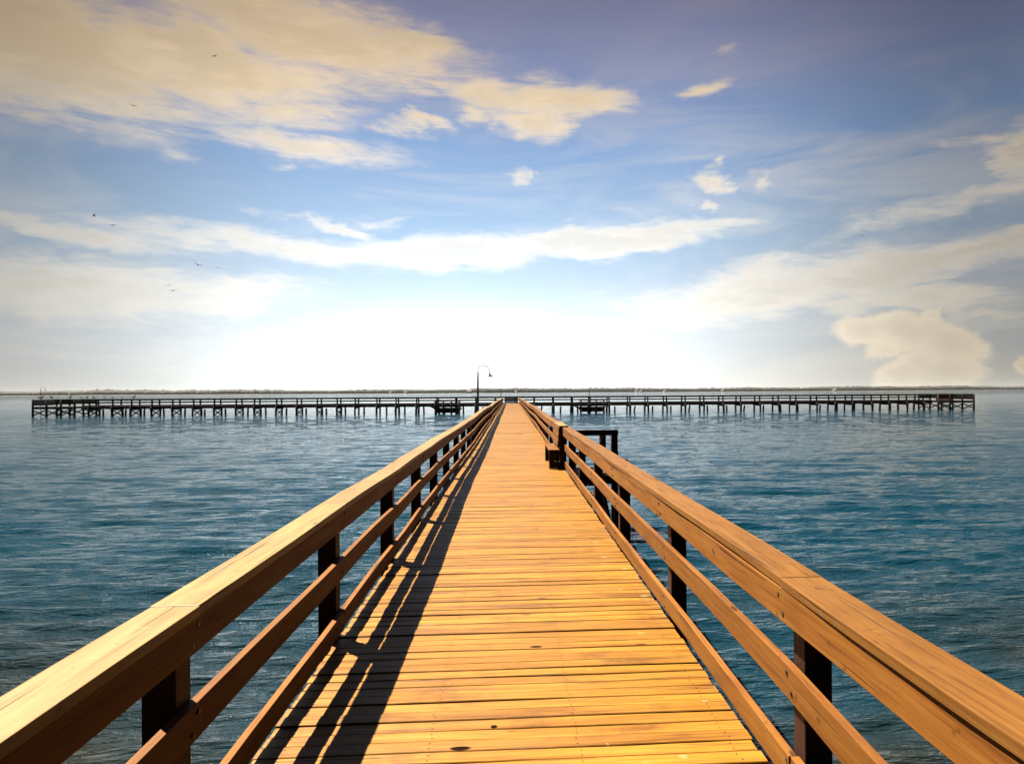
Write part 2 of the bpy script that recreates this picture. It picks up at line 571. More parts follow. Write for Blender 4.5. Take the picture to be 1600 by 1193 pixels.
# ------------------------------------------------------------------ lamps
def make_lamp(name, label, loc, h=2.62, rz=0.0):
    t = thing(name, label, 'lamp', loc, rz, 'gooseneck lamps along the piers')
    MB().tube([(0, 0, -2.4), (0, 0, 1.2), (0, 0, h)], [0.050, 0.046, 0.040], 12).build('pole', M_LAMP, t, smooth=True)
    MB().lathe([(0.045, 0.44), (0.062, 0.45), (0.062, 0.52), (0.045, 0.53)], (0, 0, 0), 14).build('clamp', M_LAMP, t, smooth=True)
    r = 0.255
    pts = [(0, 0, h - 0.12)]
    for k in range(17):
        a = math.pi * (1 - k / 16)
        pts.append((r + r * math.cos(a), 0, h + 0.05 + 0.25 * math.sin(a)))
    pts.append((2 * r, 0, h - 0.06))
    MB().tube(pts, 0.014, 8).build('arm', M_LAMP, t, smooth=True)
    c = (2 * r, 0, h + 0.05)
    s = MB().lathe([(0.016, -0.08), (0.045, -0.10), (0.05, -0.15), (0.09, -0.175), (0.165, -0.215), (0.17, -0.235), (0.155, -0.228), (0.08, -0.19), (0.0, -0.17)], c, 18).build('shade', M_LAMP, t, smooth=True)
    MB().lathe([(0.0, -0.25), (0.045, -0.235), (0.05, -0.20), (0.035, -0.18)], c, 12).build('bulb', M_GLASS, s, smooth=True)
    return t


lamp = make_lamp('pier_lamp', 'tall black gooseneck lamp standing just outside the left railing of the walkway', (-1.45, 30.98, 0.0))
dup(lamp, (-68.2, TY - 1.30, 0.0), math.pi * 0.25, 'far black gooseneck lamp on the left end platform of the cross pier')
dup(lamp, (12.4, TY + TD + 0.12, 0.0), math.pi * 0.9, 'far black gooseneck lamp behind the right boat landing on the cross pier')

# ------------------------------------------------------------------ cross pier
TXL, TXR = -69.4, 73.6
EL, ER = -63.3, 67.4         # inner edges of the end platforms
cp = thing('cross_pier', 'long dark cross pier on pilings, spanning the water at the end of walkway', 'pier', (0, TY, 0))
m = MB()
x = EL
while x < ER:
    m.box(x, min(x + 0.142, ER - 0.002), 0.0, TD, -0.04, random.uniform(-0.004, 0.002))
    x += 0.15
m.build('deck', W_FARX, cp)
MB().box(EL, ER, -0.045, -0.003, -0.40, 0.0).build('edge_beam', W_FARX, cp)
MB().box(EL, ER, TD + 0.003, TD + 0.045, -0.40, 0.0).build('edge_beam', W_FARX, cp)
bents = [EL + 1.2 + 2.98 * k + random.uniform(-0.25, 0.25) for k in range(45)]
bents = [b for b in bents if b < ER - 0.3]
pm = None
for i, bx in enumerate(bents):
    for (py) in (-0.17, TD + 0.17):
        lean = random.uniform(-0.12, 0.12)
        r = random.uniform(0.13, 0.18)
        o = MB().tube([(bx + lean, py, WATER - 1.2), (bx, py, -0.02)], [r * 1.08, r], 8).build('piling', W_FARZ, cp, smooth=True)
    MB().box(bx - 0.09, bx + 0.09, -0.4, TD + 0.4, -0.62, -0.405).build('cap_beam', W_FARX, cp)
    if bx < -24:
        m = MB()
        m.sweep([(bx + 0.17, -0.1, WATER + 0.1), (bx + 0.17, TD + 0.1, -0.5)], 0.06, 0.18)
        m.sweep([(bx - 0.17, TD + 0.1, WATER + 0.1), (bx - 0.17, -0.1, -0.5)], 0.06, 0.18)
        m.build('cross_brace', W_FARX, cp)


def far_railing(label, x0, x1, y, posts, hgt=1.02, face=-1):
    t = thing('pier_railing', label, 'railing', (x0, y, 0), 0, 'railings of the far cross pier')
    yy = face * 0.03
    MB().box(0, x1 - x0, -0.10, 0.10, hgt, hgt + 0.055).build('top_rail', W_FARX, t)
    MB().box(0, x1 - x0, yy - 0.02, yy + 0.02, hgt - 0.19, hgt - 0.003).build('face_board', W_FARX, t)
    MB().box(0, x1 - x0, yy - 0.02, yy + 0.02, 0.45, 0.63).build('middle_rail', W_FARX, t)
    MB().box(0, x1 - x0, yy - 0.02, yy + 0.02, 0.03, 0.15).build('kick_board', W_FARX, t)
    base = MB().box(-0.10, 0.10, -0.07, 0.07, -0.28, hgt - 0.003)
    p0 = None
    for px in posts:
        if not (x0 + 0.1 < px < x1 - 0.1):
            continue
        if p0 is None:
            p0 = base.build('post', W_FARZ, t)
            o = p0
        else:
            o = p0.copy()
            C.objects.link(o)
            o.parent = t
        o.location = (px - x0, -face * 0.055, 0)
    return t


far_railing('dark railing on the near side of the cross pier, left of the walkway', EL, -1.33, TY + 0.06, bents)
far_railing('dark railing on the near side of the cross pier, right of the walkway', 1.30, ER, TY + 0.06, bents)
far_railing('dark continuous railing along the back edge of the cross pier', EL, ER, TY + TD - 0.06, bents, face=1)


def end_platform(x0, x1, label, lit):
    t = thing('end_platform', label, 'platform', ((x0 + x1) / 2, TY, 0), 0, 'end platforms of the far cross pier')
    hw = (x1 - x0) / 2
    y0, y1 = -1.2, 3.8
    m = MB()
    x = -hw
    while x < hw - 0.05:
        m.box(x, min(x + 0.142, hw), y0, y1, -0.04, random.uniform(-0.004, 0.002))
        x += 0.15
    m.build('deck', W_FARX, t)
    m = MB()
    m.box(-hw, hw, y0 - 0.045, y0 - 0.003, -0.34, 0)
    m.box(-hw, hw, y1 + 0.003, y1 + 0.045, -0.34, 0)
    m.build('edge_beam', W_FARX, t)
    for px in (-hw + 0.15, -hw * 0.33, hw * 0.33, hw - 0.15):
        for py in (y0 - 0.2, y1 + 0.2):
            MB().tube([(px, py, WATER - 1.2), (px, py, 1.02 if py < 0 else 1.0)], [0.17, 0.14], 8).build('piling', W_FARZ, t, smooth=True)
    xs = (-hw + 0.15, -hw * 0.33, hw * 0.33, hw - 0.15)
    for a, b in zip(xs[:-1], xs[1:]):
        for (yb, o) in ((y0 - 0.37, -0.049), (y1 + 0.37, 0.049)):
            m = MB()
            m.sweep([(a, yb, WATER + 0.15), (b, yb, -0.45)], 0.05, 0.16)
            m.sweep([(b, yb + o, WATER + 0.15), (a, yb + o, -0.45)], 0.05, 0.16)
            m.build('cross_brace', W_FARX, t)
    m = MB()
    for py in (y0 - 0.02, y1 + 0.02):
        m.box(-hw, hw, py - 0.1, py + 0.1, 1.03, 1.08)
        for z in (0.34, 0.565, 0.79):
            m.box(-hw, hw, py - 0.02, py + 0.02, z, z + 0.215)
    m.build('parapet', W_FARX, t)
    sx = -1 if x0 < 0 else 1
    m = MB()
    for z in (0.18, 0.56, 0.79):
        m.box(sx * hw - 0.02, sx * hw + 0.02, y0 + 0.09, y1 - 0.09, z, z + 0.17)
    m.box(sx * hw - 0.1, sx * hw + 0.1, y0 + 0.09, y1 - 0.09, 1.03, 1.08)
    m.build('end_parapet', W_FARX, t)
    return t


end_platform(TXL, EL - 0.01, 'dark cross-braced platform at the left end of the cross pier, birds on its rail', False)
end_platform(ER + 0.01, TXR, 'dark boarded platform at the right end of the cross pier', True)


def far_bench(label, loc, rz, mat, L=2.0):
    t = thing('wooden_bench', label, 'bench', loc, rz)
    m = MB()
    for k in range(3):
        m.box(-L / 2, L / 2, -0.42 + k * 0.14, -0.30 + k * 0.14, 0.41, 0.45)
    m.build('seat', mat, t)
    m = MB()
    for k in range(6):
        m.box(-L / 2, L / 2, 0.0 + k * 0.01, 0.04 + k * 0.01, 0.05 + k * 0.17, 0.205 + k * 0.17)
    m.build('backrest', mat, t)
    for sx in (-1, 1):
        MB().box(sx * (L / 2 - 0.1) - 0.05, sx * (L / 2 - 0.1) + 0.05, -0.40, 0.0, 0.002, 0.405).build('leg', W_FARZ, t)
    return t


far_bench('olive brown bench at the far end of the walkway on the cross pier', (0.0, TY + TD - 0.30, 0), 0.0, W_RAIL, 2.1)
far_bench('pale brown bench on the right end platform of the cross pier', (70.2, TY + 1.0, 0), math.pi * -0.30, W_RAIL, 2.6)


# ------------------------------------------------------------------ boat landings in front of the cross pier
def boat_landing(label, cx, group='boat landings of the far cross pier'):
    t = thing('boat_landing', label, 'boat landing', (cx, TY - 1.55, 0), 0, group)
    m = MB()
    x = -1.95
    while x < 1.9:
        m.box(x, x + 0.14, -1.2, 1.2, -0.78, -0.74)
        x += 0.15
    m.build('deck', W_FARX, t)
    m = MB()
    for (y0, y1) in ((-1.26, -1.203), (1.203, 1.26)):
        vs = [(x, y, z) for y in (y0, y1) for (x, z) in ((-2.05, -0.55), (-1.55, -1.28), (1.55, -1.28), (2.05, -0.55))]
        m.add(vs, [(0, 1, 2, 3), (7, 6, 5, 4), (0, 4, 5, 1), (1, 5, 6, 2), (2, 6, 7, 3), (3, 7, 4, 0)])
    for sx in (-1, 1):
        vs = [(sx * x, y, z) for y in (-1.2, 1.2) for (x, z) in ((2.02, -0.56), (1.56, -1.26), (1.50, -1.26), (1.96, -0.56))]
        m.add(vs, [(0, 1, 2, 3), (7, 6, 5, 4), (0, 4, 5, 1), (1, 5, 6, 2), (2, 6, 7, 3), (3, 7, 4, 0)])
    m.build('skirt', W_FARX, t)
    for px in (-1.75, -0.6, 0.6, 1.75):
        MB().tube([(px, -1.40, WATER - 1.0), (px, -1.40, 0.62)], [0.15, 0.13], 8).build('piling', W_FARZ, t, smooth=True)
    m = MB()
    m.box(-2.05, 2.05, -1.33, -1.29, 0.42, 0.60)
    m.box(-2.05, 2.05, -1.33, -1.29, 0.08, 0.26)
    m.box(-2.05, 2.05, -1.33, -1.29, -0.42, -0.12)
    m.build('rail', W_FARX, t)
    for k in range(4):
        MB().box(-2.9 + k * 0.30, -2.62 + k * 0.30, 0.35, 1.15, -0.15 - k * 0.17, -0.11 - k * 0.17).build('tread', W_FARX, t)
    m = MB()
    m.sweep([(-3.0, 0.32, -0.1), (-1.85, 0.32, -0.75)], 0.05, 0.22, side=(0, 1, 0))
    m.sweep([(-3.0, 1.18, -0.1), (-1.85, 1.18, -0.75)], 0.05, 0.22, side=(0, 1, 0))
    m.build('stringer', W_FARX, t)
    return t


boat_landing('low dark boat landing left of the walkway, in front of the cross pier', -9.5)
boat_landing('low dark boat landing right of the walkway, in front of the cross pier', 12.2)

# ------------------------------------------------------------------ old stub pilings
stub = thing('stub_piling', 'short old cut-off piling standing in the water under the far cross pier', 'piling', (0, 0, WATER), 0, 'old stub pilings under the cross pier')
MB().tube([(0, 0, -1.0), (0, 0, 0.4), (0.02, 0, 1.02)], [0.15, 0.14, 0.125], 9).build('shaft', W_FARZ, stub, smooth=True)
MB().lathe([(0.124, 1.0), (0.10, 1.045), (0.0, 1.06)], (0.02, 0, 0), 9).build('worn_top', W_FARZ, stub)
first = True
for i, bx in enumerate(bents):
    if abs(bx) < 3:
        continue
    X_ = bx + 1.05 + random.uniform(-0.15, 0.15)
    loc = (X_, TY + 1.5, WATER)
    o = stub if first else dup(stub, loc)
    first = False
    o.location = loc
    o.rotation_euler = (R(random.uniform(-4, 4)), R(random.uniform(-7, 5) if bx < 0 else random.uniform(-14, 2)), random.uniform(0, 6))
    s = random.uniform(0.85, 1.05)
    o.scale = (1, 1, s)

# marker post at the far end of the walkway
mk = thing('marker_post', 'slim dark marker post rising at the far end of the walkway', 'post', (-1.6, TY + TD + 0.18, 0))
MB().tube([(0, 0, -0.25), (0, 0, 2.2)], [0.07, 0.06], 8).build('shaft', W_FARZ, mk)
MB().lathe([(0.09, 2.2), (0.09, 2.26), (0.0, 2.32)], (0, 0, 0), 8).build('cap', M_LAMP, mk)


# ------------------------------------------------------------------ birds
def bird_mesh(perched):
    """one continuous body from a tapered chain"""
    mb = MB()
    if perched:
        spine = [((-0.30, 0, 0.12), 0.012), ((-0.20, 0, 0.17), 0.05), ((-0.08, 0, 0.21), 0.085), ((0.03, 0, 0.27), 0.085), ((0.09, 0, 0.34), 0.05), ((0.10, 0, 0.40), 0.042), ((0.13, 0, 0.43), 0.040), ((0.175, 0, 0.43), 0.014)]
    else:
        spine = [((-0.30, 0, 0), 0.015), ((-0.16, 0, 0), 0.05), ((0.0, 0, 0), 0.075), ((0.13, 0, 0.01), 0.05), ((0.20, 0, 0.02), 0.04), ((0.27, 0, 0.015), 0.012)]
    mb.tube([p for p, _ in spine], [r for _, r in spine], 10)
    return mb


def make_perched():
    t = thing('perched_bird', 'small dark seabird perched on the top rail at the cross pier\'s left end', 'bird', (0, 0, 0), 0, 'birds perched on the cross pier')
    bird_mesh(True).build('body', M_BIRD, t, smooth=True)
    MB().tube([(0.17, 0, 0.432), (0.25, 0, 0.42)], [0.012, 0.004], 6).build('beak', M_BEAK, t)
    for s in (-1, 1):
        MB().tube([(0.0, s * 0.03, 0.24), (0.02, s * 0.03, 0.10), (0.0, s * 0.03, 0.0)], 0.009, 5).build('leg', M_BEAK, t)
    for s in (-1, 1):
        MB().add([(0.06, s * 0.07, 0.29), (-0.10, s * 0.098, 0.24), (-0.27, s * 0.05, 0.13), (-0.10, s * 0.088, 0.16), (0.05, s * 0.088, 0.21), (-0.08, s * 0.115, 0.20)],
                 [(0, 1, 5), (1, 2, 5), (2, 3, 5), (3, 4, 5), (4, 0, 5)]).build('wing', M_BIRD, t)
    return t


pb = make_perched()
first = True
cs, sn = math.cos(THETA), math.sin(THETA)
def x_at(px, Y):
    r = (px - PPX) / F
    return Y * (sn + r * cs) / (cs - r * sn)
for px in (61, 66, 80, 110, 127, 136, 146, 163, 176, 191, 210):
    yb = TY - 1.22 if px < 112 else TY + 0.06
    zb = 1.08 if px < 112 else 1.07
    loc = (x_at(px, yb), yb, zb)
    rz = random.uniform(0, 6.28)
    s = random.uniform(0.95, 1.35)
    if first:
        pb.location = loc
        pb.rotation_euler = (0, 0, rz)
        pb.scale = (s,) * 3
        first = False
    else:
        dup(pb, loc, rz, scale=s)


def make_flying():
    t = thing('flying_bird', 'small dark bird gliding far off in front of the clouds', 'bird', (0, 0, 0), 0, 'birds flying over the water')
    bird_mesh(False).build('body', M_BIRD, t, smooth=True)
    for s in (-1, 1):
        top = [(0.10, 0.05, 0.03), (0.13, 0.30, 0.12), (0.05, 0.68, 0.10), (-0.02, 0.66, 0.095), (-0.03, 0.30, 0.11), (-0.08, 0.05, 0.025)]
        vs = [(x, s * y, z) for x, y, z in top] + [(x, s * y, z - 0.014) for x, y, z in top]
        fs = [(0, 1, 4, 5), (1, 2, 3, 4), (6, 11, 10, 7), (7, 10, 9, 8)]
        for k in range(6):
            fs.append((k, (k + 1) % 6, (k + 1) % 6 + 6, k + 6))
        MB().add(vs, fs).build('wing', M_BIRD, t)
    MB().add([(-0.27, 0.03, 0.01), (-0.27, -0.03, 0.01), (-0.44, -0.09, 0.0), (-0.44, 0.09, 0.0), (-0.27, 0.03, -0.004), (-0.27, -0.03, -0.004), (-0.44, -0.09, -0.008), (-0.44, 0.09, -0.008)],
             [(0, 1, 2, 3), (7, 6, 5, 4), (0, 4, 5, 1), (1, 5, 6, 2), (2, 6, 7, 3), (3, 7, 4, 0)]).build('tail', M_BIRD, t)
    return t


fb = make_flying()
first = True
for (px, py, d) in ((147, 337, 150), (176, 352, 150), (310, 414, 130), (341, 418, 150), (263, 446, 170), (270, 454, 120), (335, 88, 170), (208, 165, 170), (1346, 368, 170), (304, 408, 200)):
    az, el = pix_dir(px, py)
    loc = (d * math.sin(az) * math.cos(el), d * math.cos(az) * math.cos(el), EYE + d * math.sin(el))
    rz = math.pi / 2 + random.uniform(-0.9, 0.9) + (math.pi if random.random() < 0.5 else 0)
    if first:
        fb.location = loc
        fb.rotation_euler = (R(random.uniform(-14, 14)), 0, rz)
        first = False
    else:
        o = dup(fb, loc, rz)
        o.rotation_euler = (R(random.uniform(-14, 14)), 0, rz)

# ------------------------------------------------------------------ far shore
FS = 2700.0
def shore_y(x):
    return FS + 60 * math.sin(x * 0.0011 + 0.4) + 35 * math.sin(x * 0.0037) + x * 0.02
m = MB()
vs, fs = [], []
N = 220
for i in range(N + 1):
    x = -4600 + 9200 * i / N
    y0 = shore_y(x)
    for (dy, z) in ((-25, WATER - 1.0), (0, WATER + 0.8), (18, WATER + 1.6), (700, WATER + 3.0), (2500, WATER + 3.0)):
        vs.append((x, y0 + dy, z))
for i in range(N):
    for k in range(4):
        a = i * 5 + k
        fs.append((a, a + 5, a + 6, a + 1))
m.add(vs, fs)
M_SAND, nt, bs = new_mat('pale_shore_sand')
tc = nt.n('ShaderNodeTexCoord').outputs['Object']
nt.set(bs.inputs['Base Color'], nt.ramp(nt.noise(tc, 0.02, 6).outputs['Fac'], [(0.35, (0.012, 0.014, 0.01, 1)), (0.75, (0.05, 0.046, 0.036, 1))]))
bs.inputs['Roughness'].default_value = 0.9
tag(m.build('far_shore', M_SAND), kind='structure')

ico = bmesh.new()
bmesh.ops.create_icosphere(ico, subdivisions=1, radius=1.0)
iv = np.array([v.co[:] for v in ico.verts])
ifc = [tuple(v.index for v in f.verts) for f in ico.faces]
ico.free()
m = MB()
x = -4400.0
while x < 4400:
    env = 0.92 + 0.10 * math.sin(x * 0.0043 + 1) + 0.07 * math.sin(x * 0.0131 + 2) + 0.04 * math.sin(x * 0.041)
    for lay in range(3):
        hh = (16.0 + 2.0 * random.random() ** 2) * env * (0.80 + 0.12 * lay)
        rr = random.uniform(9, 16)
        cx = x + random.uniform(-5, 5)
        cy = shore_y(cx) + 30 + lay * 22 + random.uniform(-6, 6)
        jit = 1 + rng.normal(0, 0.10, (len(iv), 3))
        V = iv * jit * np.array([rr, rr, hh * 0.55])
        V = V + np.array([cx, cy, WATER + 1.6 + hh * 0.45])
        m.add([tuple(p) for p in V], ifc)
    x += random.uniform(4.0, 7.0)
M_WOODS, nt, bs = new_mat('far_foliage')
tc = nt.n('ShaderNodeTexCoord').outputs['Object']
at = nt.n('ShaderNodeAttribute', attribute_name='board').outputs['Fac']
nt.set(bs.inputs['Base Color'], nt.ramp(nt.math('ADD', nt.math('MULTIPLY', at, 0.5), nt.math('MULTIPLY', nt.noise(tc, 0.12, 5).outputs['Fac'], 0.6)),
       [(0.2, (0.006, 0.008, 0.0075, 1)), (0.55, (0.0085, 0.011, 0.010, 1)), (0.9, (0.012, 0.0145, 0.0125, 1))]))
bs.inputs['Roughness'].default_value = 0.9
wd = m.build('far_woods', M_WOODS)
tag(wd, 'low dark band of trees along the far shore', 'woods', kind='stuff')

hs = None
for (px, s) in ((612, 0.8), (635, 0.8), (733, 1.4), (806, 0.8), (1002, 1.0), (1009, 0.9), (1048, 0.9), (1140, 1.0), (1316, 1.1)):
    X_ = x_at(px, FS - 10)
    loc = (X_, shore_y(X_) + 6, WATER + 0.9)
    if hs is None:
        hs = thing('white_house', 'tiny white house at the foot of the trees on the far shore', 'house', loc, 0, 'white houses on the far shore')
        MB().box(-5, 5, -4, 4, -0.6, 5.2).build('wall', M_HWALL, hs)
        MB().add([(-5.5, -4.5, 5.2), (5.5, -4.5, 5.2), (5.5, 4.5, 5.2), (-5.5, 4.5, 5.2), (-5.5, 0, 8), (5.5, 0, 8)], [(0, 1, 5, 4), (2, 3, 4, 5), (0, 4, 3), (1, 2, 5), (0, 3, 2, 1)]).build('roof', M_HROOF, hs)
        for wx in (-3, 0, 3):
            MB().box(wx - 0.7, wx + 0.7, -4.06, -4.003, 1.6, 3.4).build('window', M_HWIN, hs)
        hs.scale = (s,) * 3
    else:
        dup(hs, loc, random.uniform(-0.4, 0.4), scale=s)

# ------------------------------------------------------------------ water
def axis_rows():
    ys = []
    v = -5.0
    while v < 9000:
        ys.append(v)
        v += max(0.05, 0.0055 * abs(v) if v < 160 else 0.02 * v)
    back = []
    v = -5.4
    step = 0.5
    while v > -1500:
        back.append(v)
        step *= 1.35
        v -= step
    return np.array(list(reversed(back)) + ys)


rows = axis_rows()
tin = np.linspace(-1, 1, 601)
tout = 1 + np.cumsum(0.006 * 1.28 ** np.arange(1, 26))
tt = np.concatenate([-tout[::-1], tin, tout])
wid = 7.0 + 0.92 * np.abs(rows)
XX = wid[:, None] * tt[None, :]
YY = np.repeat(rows[:, None], len(tt), 1)
dxl = np.maximum(wid[:, None] * np.gradient(tt)[None, :], np.repeat(np.gradient(rows)[:, None], len(tt), 1))
ZZ = np.zeros_like(XX)
for k in range(80):
    lam = 0.26 * (4.2 ** rng.random())
    if k < 8:
        lam = rng.uniform(1.4, 3.2)
    ang = rng.normal(0.06, 0.20)
    kx, ky = 2 * math.pi / lam * math.sin(ang), 2 * math.pi / lam * math.cos(ang)
    amp = 0.0034 * (lam / 0.6) ** 1.0 * rng.uniform(0.5, 1.4) * (0.6 if k < 8 else 1)
    att = np.clip((lam / dxl - 2.5) / 3.0, 0, 1)
    ph = rng.uniform(0, 6.28)
    arg = kx * XX + ky * YY + ph
    ZZ += amp * att * (np.sin(arg) + 0.22 * np.cos(2 * arg))
ZZ += WATER
nr, nc = XX.shape
co = np.stack([XX, YY, ZZ], -1).reshape(-1, 3)
idx = np.arange(nr * nc).reshape(nr, nc)
q = np.stack([idx[:-1, :-1], idx[:-1, 1:], idx[1:, 1:], idx[1:, :-1]], -1).reshape(-1, 4)
me = bpy.data.meshes.new('water')
me.vertices.add(len(co))
me.vertices.foreach_set('co', co.ravel())
me.loops.add(q.size)
me.loops.foreach_set('vertex_index', q.ravel())
me.polygons.add(len(q))
me.polygons.foreach_set('loop_start', np.arange(0, q.size, 4))
me.polygons.foreach_set('use_smooth', np.ones(len(q), bool))
me.update(calc_edges=True)
M_WATER, nt, bs = new_mat('bay_water')
tc = nt.n('ShaderNodeTexCoord').outputs['Object']
w1 = nt.noise(nt.mapping(tc, rot=(0, 0, 0.1), scale=(1.25, 5.2, 1)), 1.0, 4.0, 0.55, 0.0).outputs['Fac']
w2 = nt.noise(nt.mapping(tc, rot=(0, 0, -0.15), scale=(4.0, 14.0, 1)), 1.0, 3.0, 0.5, 0.0).outputs['Fac']
gust = nt.noise(nt.mapping(tc, scale=(0.02, 0.06, 1)), 1.0, 3.0, 0.5).outputs['Fac']
hh = nt.math('ADD', nt.math('MULTIPLY', w1, 0.135), nt.math('MULTIPLY', w2, 0.040))
hh = nt.math('MULTIPLY', hh, nt.mrange(gust, 0.3, 0.7, 0.85, 1.15))
bp = nt.n('ShaderNodeBump')
bp.inputs['Strength'].default_value = 1.0
bp.inputs['Distance'].default_value = 1.0
nt.set(bp.inputs['Height'], hh)
nt.set(bs.inputs['Normal'], bp.outputs[0])
silt = nt.noise(nt.mapping(tc, scale=(0.25, 0.25, 1)), 1.0, 3.0).outputs['Fac']
sep = nt.n('ShaderNodeSeparateXYZ')
nt.set(sep.inputs[0], tc)
shal = nt.math('MULTIPLY', nt.mrange(sep.outputs[1], 3.0, 16.0, 1.0, 0.0, True), nt.mrange(silt, 0.35, 0.65, 0.3, 1.0))
nt.set(bs.inputs['Base Color'], nt.mix(shal, (0.0016, 0.024, 0.043, 1), (0.014, 0.013, 0.007, 1)))
bs.inputs['Roughness'].default_value = 0.03
bs.inputs['IOR'].default_value = 1.31
me.materials.append(M_WATER)
wo = bpy.data.objects.new('water', me)
C.objects.link(wo)
tag(wo, kind='structure')

# ------------------------------------------------------------------ haze over the bay
hz = MB().box(-9000, 9000, -1600, 9100, WATER - 3.0, 80.0).build('haze', plain('haze_surface', (1, 1, 1), 1))
M_HAZE = bpy.data.materials.new('haze')
M_HAZE.use_nodes = True
nt = NT(M_HAZE.node_tree)
ho = nt.n('ShaderNodeOutputMaterial')
hv = nt.n('ShaderNodeVolumePrincipled')
hv.inputs['Color'].default_value = (0.78, 0.85, 0.92, 1)
hv.inputs['Density'].default_value = 0.00003
hv.inputs['Anisotropy'].default_value = 0.0
nt.t.links.new(hv.outputs[0], ho.inputs['Volume'])
hz.data.materials.clear()
hz.data.materials.append(M_HAZE)
tag(hz, 'thin pale haze over the bay', kind='stuff')

# ------------------------------------------------------------------ sky
EXPO = 2.1
world = bpy.data.worlds.new('World')
scene.world = world
world.use_nodes = True
nt = NT(world.node_tree)
wout = nt.n('ShaderNodeOutputWorld')
bg = nt.n('ShaderNodeBackground')
nt.t.links.new(bg.outputs[0], wout.inputs[0])
gen = nt.n('ShaderNodeTexCoord').outputs['Generated']
D = nt.vmath('NORMALIZE', gen)
sp = nt.n('ShaderNodeSeparateXYZ')
nt.set(sp.inputs[0], D)
az = nt.math('ARCTAN2', sp.outputs[0], sp.outputs[1])
el = nt.math('ARCSINE', sp.outputs[2])
eld = nt.math('MULTIPLY', el, 180 / math.pi)
azd = nt.math('MULTIPLY', az, 180 / math.pi)
k = 1 / 2 ** EXPO
def sky(r, g, b):
    c = lin(r, g, b)
    return (c[0] * k, c[1] * k, c[2] * k, 1)
base = nt.ramp(nt.math('DIVIDE', nt.math('MAXIMUM', eld, 0.0), 90.0),
               [(0.0, sky(214, 208, 198)), (0.06, sky(202, 206, 210)), (0.13, sky(176, 198, 222)), (0.21, sky(140, 170, 216)),
                (0.27, sky(132, 142, 182)), (0.33, sky(118, 115, 143)), (0.44, sky(52, 66, 108)), (0.6, sky(30, 42, 78)), (1.0, sky(16, 24, 46))])
ns = nt.n('ShaderNodeTexSky', sky_type='NISHITA')
ns.sun_disc = False
ns.sun_elevation = math.asin(SUNV.z)
ns.sun_rotation = math.atan2(SUNV.x, SUNV.y)
ns.air_density = 1.0
ns.dust_density = 1.0
nish = nt.vmath('SCALE', ns.outputs[0])
nt.t.nodes[-1].inputs[3].default_value = 0.05 * k
sky_c = nt.mix(0.18, base, nish)
# the air glows round the middle of the far horizon, and is dimmer to the sides and behind
aa = nt.math('ABSOLUTE', nt.math('ADD', azd, 1.0))
sidef = nt.mrange(aa, 12.0, 38.0, 1.0, 0.47, True)
backf = nt.mrange(aa, 44.0, 90.0, 1.0, 0.12, True)
side = nt.math('MULTIPLY', sidef, backf)
def tovec(v):
    c = nt.n('ShaderNodeCombineXYZ')
    for i in range(3):
        nt.set(c.inputs[i], v)
    return c.outputs[0]
sky_c = nt.mix(1.0, sky_c, tovec(side), 'MULTIPLY')

# cloud coordinates: azimuth and elevation, ruffled
nz = nt.noise(nt.mapping(D, scale=(5, 5, 11)), 1.0, 5.0, 0.6, 0.3)
nz2 = nt.noise(nt.mapping(D, loc=(4, 1, 2), scale=(16, 16, 40)), 1.0, 6.0, 0.62, 0.4)
cv = nt.n('ShaderNodeCombineXYZ')
nt.set(cv.inputs[0], az)
nt.set(cv.inputs[1], el)
P = cv.outputs[0]
ofs1 = nt.vmath('SUBTRACT', nz.outputs['Color'], (0.5, 0.5, 0.5))
ofs1 = nt.vmath('MULTIPLY', ofs1, (0.20, 0.075, 0))
ofs2 = nt.vmath('SUBTRACT', nz2.outputs['Color'], (0.5, 0.5, 0.5))
ofs2 = nt.vmath('MULTIPLY', ofs2, (0.075, 0.022, 0))
P = nt.vmath('ADD', nt.vmath('ADD', P, ofs1), ofs2)

